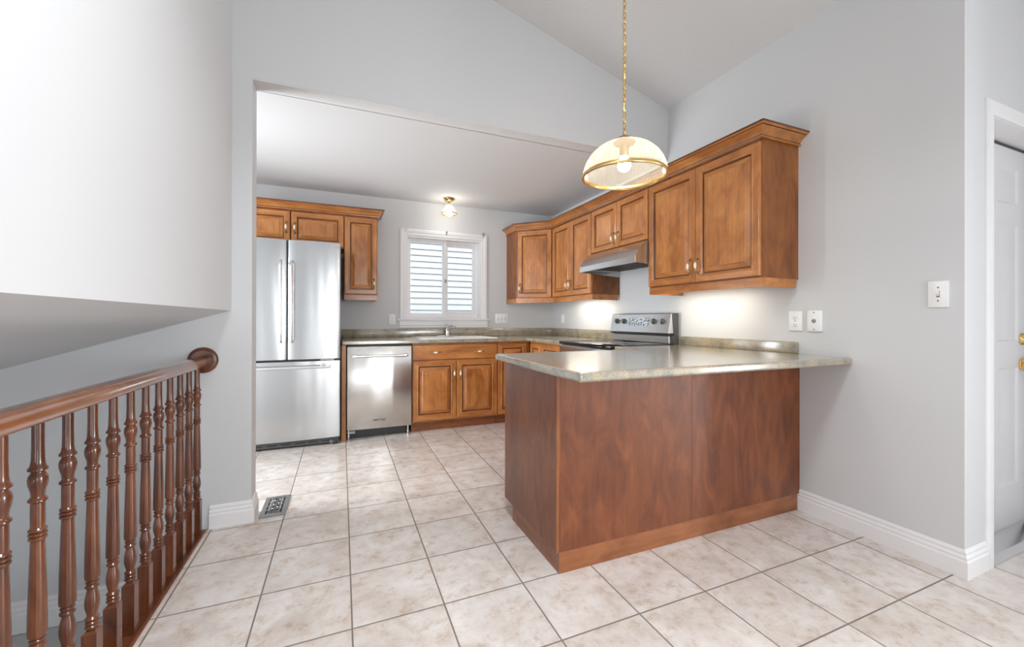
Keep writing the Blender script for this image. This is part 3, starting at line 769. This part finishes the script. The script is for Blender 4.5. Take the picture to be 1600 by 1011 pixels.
m = MB(); m.cyl((.06, -d-.058, .755), (w_-.06, -d-.058, .755), .012, 14)
for x in (.07, w_-.09): m.box(x, -d-.055, .745, x+.02, -d-.01, .765, .003)
m.build('handle', 'bar', o, smooth=45)
MB().box(.006, -d-.010, .808, w_-.006, -d+.02, .888, .004).build('front_rail', 'steel', t, smooth=40)
o = MB().box(.006, -d-.012, .06, w_-.006, -d+.02, .262, .006).build('drawer', 'steel', t, smooth=40)
# backguard: leaning control panel above a recessed lower apron
m = MB(); m.prism([(-.0, .915), (-.045, .915), (-.058, .985), (-.0, .985)], 'x', .004, w_-.004); m.prism([(0, .985), (-.04, .985), (-.045, 1.002), (-.06, 1.165), (0, 1.165)], 'x', 0, w_)
m.build('backguard', 'darkgrey', t)
m = MB(); m.prism([(-.045, .922), (-.075, .922), (-.075, .980), (-.045, .980)], 'x', .006, w_-.020); m.build('apron', 'steel_h', t, bevel=.002)
m = MB(); y0, z0, y1, z1 = -.096, 1.002, -.068, 1.160
m.prism([(y0, z0), (y1, z1), (-.05, z1), (-.04, z0)], 'x', .0, w_-.004); cp = m.build('control_panel', 'steel_h', t, bevel=.003)
sl = math.atan2(y1-y0, z1-z0)
MB().prism([(y0+.004, z0-.016), (y0+.008, z0), (-.03, z0), (-.03, z0-.016)], 'x', .004, w_-.006).build('vent_slot', 'black', t)
def onpanel(x, s): return (x, y0+(y1-y0)*s, z0+(z1-z0)*s)
for x in (.090, .190, .575, .675):
    m = MB(); m.lathe([(0, 0), (.024, 0), (.024, -.004), (.020, -.006), (.0185, -.022), (.016, -.025), (0, -.025)], 20, axis='y')
    m.mat(1).box(-.004, -.032, -.019, .004, -.012, .019, .002)
    k = m.build('knob', ['darkgrey', 'filter'], t, loc=onpanel(x, .60), rot=(-sl, 0, 0), smooth=35)
MB().box(-.13, -.002, -.036, .13, .001, .036).build('display', 'display', t, loc=onpanel(.385, .60), rot=(-sl, 0, 0))

# ------------------------------------------------------------------ range hood
t = thing('range_hood', 'curved stainless steel range hood above the range', 'hood', (XR, 3.256, 0), RZ)
w_ = .770
m = MB()
pr = [(0, 1.7195), (-.335, 1.7195), (-.350, 1.712), (-.385, 1.680), (-.420, 1.640), (-.445, 1.605), (-.452, 1.590), (-.452, 1.545), (-.446, 1.545), (-.444, 1.580)]
pi_ = [(-.440, 1.590), (-.02, 1.560), (0, 1.560)]
outer = [(0, 1.7195), (-.335, 1.7195), (-.352, 1.711), (-.385, 1.682), (-.420, 1.643), (-.445, 1.608), (-.453, 1.592), (-.453, 1.546), (-.440, 1.546), (-.440, 1.575), (0, 1.575)]
m.prism(outer, 'x', .0, w_); m.build('shell', 'steel_h', t, smooth=22)
m = MB(); sidep = [(0, 1.7195), (-.30, 1.7195), (-.352, 1.711), (-.385, 1.682), (-.420, 1.643), (-.445, 1.608), (-.448, 1.592), (-.448, 1.546), (0, 1.520)]
for xa in (w_, -.003): MB().prism(sidep, 'x', xa, xa+.003).build('side_panel', 'steel_w', t)
for s in (0, 1):
    f_ = MB().box(.08+s*.32, -.38, 1.566, .37+s*.32, -.06, 1.5745).build('filter', 'filter', t)
    m = MB().box(.085+s*.32, -.375, 1.5655, .365+s*.32, -.365, 1.567)
    for k in range(13): m.box(.09+s*.32+k*.0215, -.37, 1.563, .1+s*.32+k*.0215, -.07, 1.567)
    m.build('filter_bars', 'darkgrey', f_)
MB().box(.33, -.435, 1.560, .44, -.39, 1.5745, .003).build('lamp_lens', 'ceramic', t)

# ------------------------------------------------------------------ pendant lamp
LX, LY, LZ = 1.205, 1.55, 1.775
t = thing('pendant_lamp', 'ribbed glass dome pendant lamp hanging on a brass chain over the peninsula', 'lamp', (LX, LY, LZ))
n = 150; prof = [(.186, .012), (.182, .038), (.171, .068), (.151, .098), (.123, .125), (.090, .144), (.058, .155), (.042, .158)]
rings = []
for k, (r, h) in enumerate(prof):
    rings.append([((r+(.0036 if j % 2 else -.0026)*(r/.186))*math.cos(2*PI*j/n), (r+(.0036 if j % 2 else -.0026)*(r/.186))*math.sin(2*PI*j/n), h) for j in range(n)])
m = MB(); m.loft(rings); m.build('shade', 'ribbed', t)
MB().lathe([(.183, .014), (.190, .012), (.195, .004), (.193, -.004), (.186, -.006), (.180, .0), (.183, .014)], 72, caps=False).build('shade_rim', 'brass', t, smooth=60)
MB().lathe([(.0, .150), (.046, .150), (.050, .155), (.046, .164), (.034, .176), (.016, .182), (.010, .190), (0, .194)], 32).build('cap', 'abrass', t, smooth=40)
MB().lathe([(0, .150), (.020, .150), (.020, .098), (.017, .092), (0, .092)], 20).build('socket', 'abrass', t, smooth=40)
MB().lathe([(0, .104), (.013, .102), (.016, .090), (.028, .068), (.030, .052), (.026, .036), (.014, .026), (0, .023)], 24).build('bulb', 'bulb', t, smooth=60)
ztop = zc(LX)-LZ
m = MB(); z = .192; k = 0; L = .032
while z < ztop-.045:
    pts = []
    for a in range(12):
        th = 2*PI*a/12; u = .0075*math.cos(th); v = (L/2)*math.sin(th)
        pts.append((u, 0, z+L/2+v) if k % 2 else (0, u, z+L/2+v))
    m.b.verts.ensure_lookup_table()
    P_ = [Vector(p) for p in pts]; kk = len(P_); rr = []
    nn = Vector((0, 1, 0)) if k % 2 else Vector((1, 0, 0))
    for i in range(kk):
        tt = (P_[(i+1) % kk]-P_[i-1]).normalized(); a_ = tt.cross(nn).normalized()
        rr.append([tuple(P_[i]+.0021*(math.cos(2*PI*j/6)*a_+math.sin(2*PI*j/6)*nn)) for j in range(6)])
    rr.append(rr[0]); m.loft(rr); z += L-.0062; k += 1
bmesh.ops.remove_doubles(m.b, verts=m.b.verts[:], dist=1e-6)
m.build('chain', 'brass', t, smooth=60)
pts = [(.004*math.sin(i*1.3), .004*math.cos(i*1.1), .19+(ztop-.04-.19)*i/40) for i in range(41)]
MB().tube(pts, .0018, 6).build('cord', 'brass', t, smooth=60)
MB().lathe([(0, ztop-.045), (.012, ztop-.045), (.03, ztop-.035), (.058, ztop-.012), (.062, ztop+.012), (0, ztop+.012)], 32).build('canopy', 'brass', t, smooth=40)

# ceiling lamp in the kitchen
t = thing('ceiling_lamp', 'small brass flush ceiling lamp with ribbed glass shade above the window', 'lamp', (1.075, 4.385, ZK))
MB().lathe([(0, 0), (.055, 0), (.058, -.008), (.052, -.022), (.030, -.034), (.014, -.040), (.014, -.052), (.020, -.060), (.022, -.072), (0, -.072)], 32).build('base', 'brass', t, smooth=40)
n = 96; rings = []
for r, h in [(.022, -.066), (.034, -.085), (.058, -.118), (.078, -.150), (.084, -.162)]:
    rings.append([((r+(.0012 if j % 2 else -.0008))*math.cos(2*PI*j/n), (r+(.0012 if j % 2 else -.0008))*math.sin(2*PI*j/n), h) for j in range(n)])
m = MB(); m.loft(rings); m.build('shade', 'ribbed', t)
MB().lathe([(.082, -.160), (.087, -.162), (.088, -.168), (.084, -.172), (.080, -.168), (.082, -.160)], 40, caps=False).build('shade_rim', 'brass', t, smooth=60)
MB().lathe([(.010, -.072), (.013, -.090), (.026, -.125), (.030, -.150), (.028, -.175), (.016, -.192), (0, -.198)], 20).build('bulb', 'bulb2', t, smooth=60)

# ------------------------------------------------------------------ wall plates
def plate(name, label, cat, loc, rz, w, h, th, kind, group=None):
    t = thing(name, label, cat, loc, rz, group)
    MB().box(-w/2, -th, -h/2, w/2, 0, h/2, min(.003, th*.45)).build('plate', 'plate', t, smooth=40)
    y = -th
    def screw(x, z, r=.003): MB().lathe([(0, y-.001), (r, y-.001), (r, y+.001), (0, y+.001)], 10, (x, 0, z), 'y').build('screw', 'plate_gap', t)
    if kind == 'outlet':
        for s in (-1, 1):
            q = MB().box(-.016, y-.002, s*.020-.013, .016, y, s*.020+.013, .0015).build('receptacle', 'plate', t, smooth=40)
            MB().box(-.0078, y-.0025, s*.020-.002, -.0054, y-.0015, s*.020+.007).build('slot', 'plate_gap', q)
            MB().box(.0054, y-.0025, s*.020-.002, .0078, y-.0015, s*.020+.006).build('slot', 'plate_gap', q)
            MB().lathe([(0, y-.0025), (.0027, y-.0025), (.0027, y-.0015), (0, y-.0015)], 10, (0, 0, s*.020-.008), 'y').build('ground_hole', 'plate_gap', q)
        screw(0, 0)
    elif kind == 'coax':
        q = MB().lathe([(0, y), (.012, y), (.012, y-.002), (.0075, y-.0025), (.007, y-.008), (.0045, y-.010), (0, y-.010)], 18, axis='y').build('jack', 'softmark', t, smooth=35)
        MB().lathe([(0, y-.0105), (.003, y-.0105), (.003, y-.009), (0, y-.009)], 10, axis='y').build('jack_hole', 'plate_gap', q)
        for s in (-1, 1): screw(0, s*.048, .0035)
    elif kind == 'toggle':
        for gx in ([0] if w < .1 else [-.046, 0, .046]):
            q = MB(); q.loft([[(gx-.004, y, -.010), (gx+.004, y, -.010), (gx+.004, y, .010), (gx-.004, y, .010)], [(gx-.0035, y-.013, .004), (gx+.0035, y-.013, .004), (gx+.0035, y-.013, .012), (gx-.0035, y-.013, .012)]], True, True, True)
            q.build('toggle', 'plate', t)
            MB().box(gx-.0055, y-.0008, -.0135, gx+.0055, y+.0005, .0125).build('toggle_opening', 'plate_gap', t)
            for s in (-1, 1): screw(gx, s*.030)
    elif kind == 'rocker':
        MB().box(-.016, y-.003, -.033, .016, y, .033, .002).build('rocker', 'plate', t, smooth=40)
        for s in (-1, 1): screw(0, s*.046)
    return t
plate('wall_outlet', 'white duplex power outlet on the right wall above the bar counter end', 'outlet', (XR, 1.590, 1.105), RZ, .078, .116, .008, 'outlet')
plate('cable_jack_plate', 'white cable jack plate with round connector beside the outlet above the bar', 'outlet', (XR, 1.483, 1.106), RZ, .076, .118, .014, 'coax')
plate('light_switch', 'white single toggle light switch on the right wall near its free corner', 'light switch', (XR, .9615, 1.229), RZ, .071, .119, .008, 'toggle')
plate('wall_outlet', 'white power outlet on the back wall left of the window', 'outlet', (.508, YB, 1.110), 0, .068, .115, .006, 'outlet')
plate('light_switch', 'wide white three-gang switch plate on the back wall right of the window', 'light switch', (1.79, YB, 1.123), 0, .165, .115, .006, 'toggle')
plate('wall_outlet', 'small white outlet plate low on the right wall under the corner cabinets', 'outlet', (XR, 4.365, 1.118), RZ, .072, .110, .006, 'rocker')

# ------------------------------------------------------------------ floor register
t = thing('floor_register', 'grey metal scroll-pattern floor register beside the kitchen opening', 'vent', (-.360, 2.785, 0))
MB().box(-.062, -.136, .0005, .062, .136, .0015).build('duct_shadow', 'black', t)
m = MB(); m.box(-.066, -.140, .0, -.042, .140, .006, .001); m.box(.042, -.140, 0, .066, .140, .006, .001); m.box(-.042, -.140, 0, .042, -.112, .006, .001); m.box(-.042, .112, 0, .042, .140, .006, .001)
m.build('frame', 'filter', t)
m = MB(); q = 4; st = .224/q
for j in range(q):
    cy_ = -.112+st*(j+.5)
    for sx_ in (-1, 1):
        for sy_ in (-1, 1):
            pts = []
            for a in range(12):
                th = a/11*1.75*PI; r = .013-.0065*a/11
                pts.append((sx_*(.022-r*math.cos(th)*1.0), cy_+sy_*(.013-r*math.sin(th)), .004))
            m.tube(pts, .0022, 6)
    m.tube([(-.042, cy_-st/2, .004), (0, cy_-st/2+.01, .004), (.042, cy_-st/2, .004)], .0025, 6)
    m.lathe([(0, .002), (.006, .002), (.006, .006), (0, .006)], 10, (0, cy_, 0))
m.tube([(0, -.112, .004), (0, .112, .004)], .0022, 6)
m.build('scroll_grille', 'filter', t, smooth=50)

# ------------------------------------------------------------------ stair railing
RX = -.685; YR0 = 1.0139
t = thing('stair_railing', 'dark stained oak stair railing with turned balusters along the stairwell', 'railing', (RX, YP, 0))
yl = -2.6
m = MB()     # handrail profile (x, z), swept along y
RP = [(-.017, 0), (.017, 0), (.022, .003), (.027, .012), (.029, .026), (.027, .040), (.018, .050), (.008, .054), (-.008, .054), (-.018, .050), (-.027, .040), (-.029, .026), (-.027, .012), (-.022, .003)]
m.prism([(x, .858+z) for x, z in RP], 'y', -.016, yl-YP); m.build('handrail', 'oak_y', t, smooth=40)
MB().lathe([(0, 0), (.068, 0), (.068, -.008), (.062, -.015), (.052, -.018), (0, -.018)], 40, (.010, -.001, .893), 'y').build('rosette', 'oak_b', t, smooth=12)
MB().box(-.062, yl-YP, -.03, .0285, -.017, .0065, .003).build('base_rail', 'oak_b', t)
MB().box(.0285, yl-YP, -.02, .035, -.017, .0045, .001).build('edge_strip', 'oak_y', t)
MB().box(-.050, yl-YP, -.36, -.034, -.001, -.03).build('fascia', 'trim', t)
def bal():
    m = MB(); s = .0175
    sq = lambda h, q: [(-q, -q, h), (q, -q, h), (q, q, h), (-q, q, h)]
    m.box(-s, -s, .004, s, s, .180)
    m.loft([sq(.180, s), sq(.187, s*.62)], True, False, True)
    def R(*p): m.lathe(list(p), 16)
    # turned part (r, z)
    R((.010, .183), (.0105, .192), (.016, .195), (.0165, .199), (.012, .203), (.0155, .207), (.0155, .210), (.0115, .214), (.0165, .219), (.0165, .222),
      (.0115, .227), (.0125, .236), (.0165, .255), (.0170, .270), (.0150, .288), (.0120, .303), (.0115, .309), (.0160, .313), (.0160, .317), (.0115, .322), (.0150, .327), (.0150, .330),
      (.0115, .333), (.0115, .337), (.0168, .339), (.0175, .350), (.0165, .42), (.0145, .50), (.0128, .562), (.0125, .570), (.0165, .574), (.0165, .578), (.0130, .581), (.0168, .584), (.0168, .588), (.0130, .591),
      (.0165, .594), (.0165, .598), (.0128, .602), (.0130, .630), (.0128, .655), (.0125, .662), (.0175, .667), (.0170, .671), (.0120, .677), (.0130, .690), (.0170, .706), (.0180, .718), (.0165, .728), (.0125, .735), (.0120, .738),
      (.0180, .742), (.0178, .746), (.0140, .752), (.0120, .765), (.0112, .80), (.0112, .864))
    return m
first = None
for k in range(14):
    y = 1.2526-YP+.1192*(k-2)
    if first is None:
        first = bal().build('baluster', 'oak_z', t, loc=(0, y, 0), smooth=35)
    else:
        c = first.copy(); COL.objects.link(c); c.parent = t; c.location = (0, y, 0)
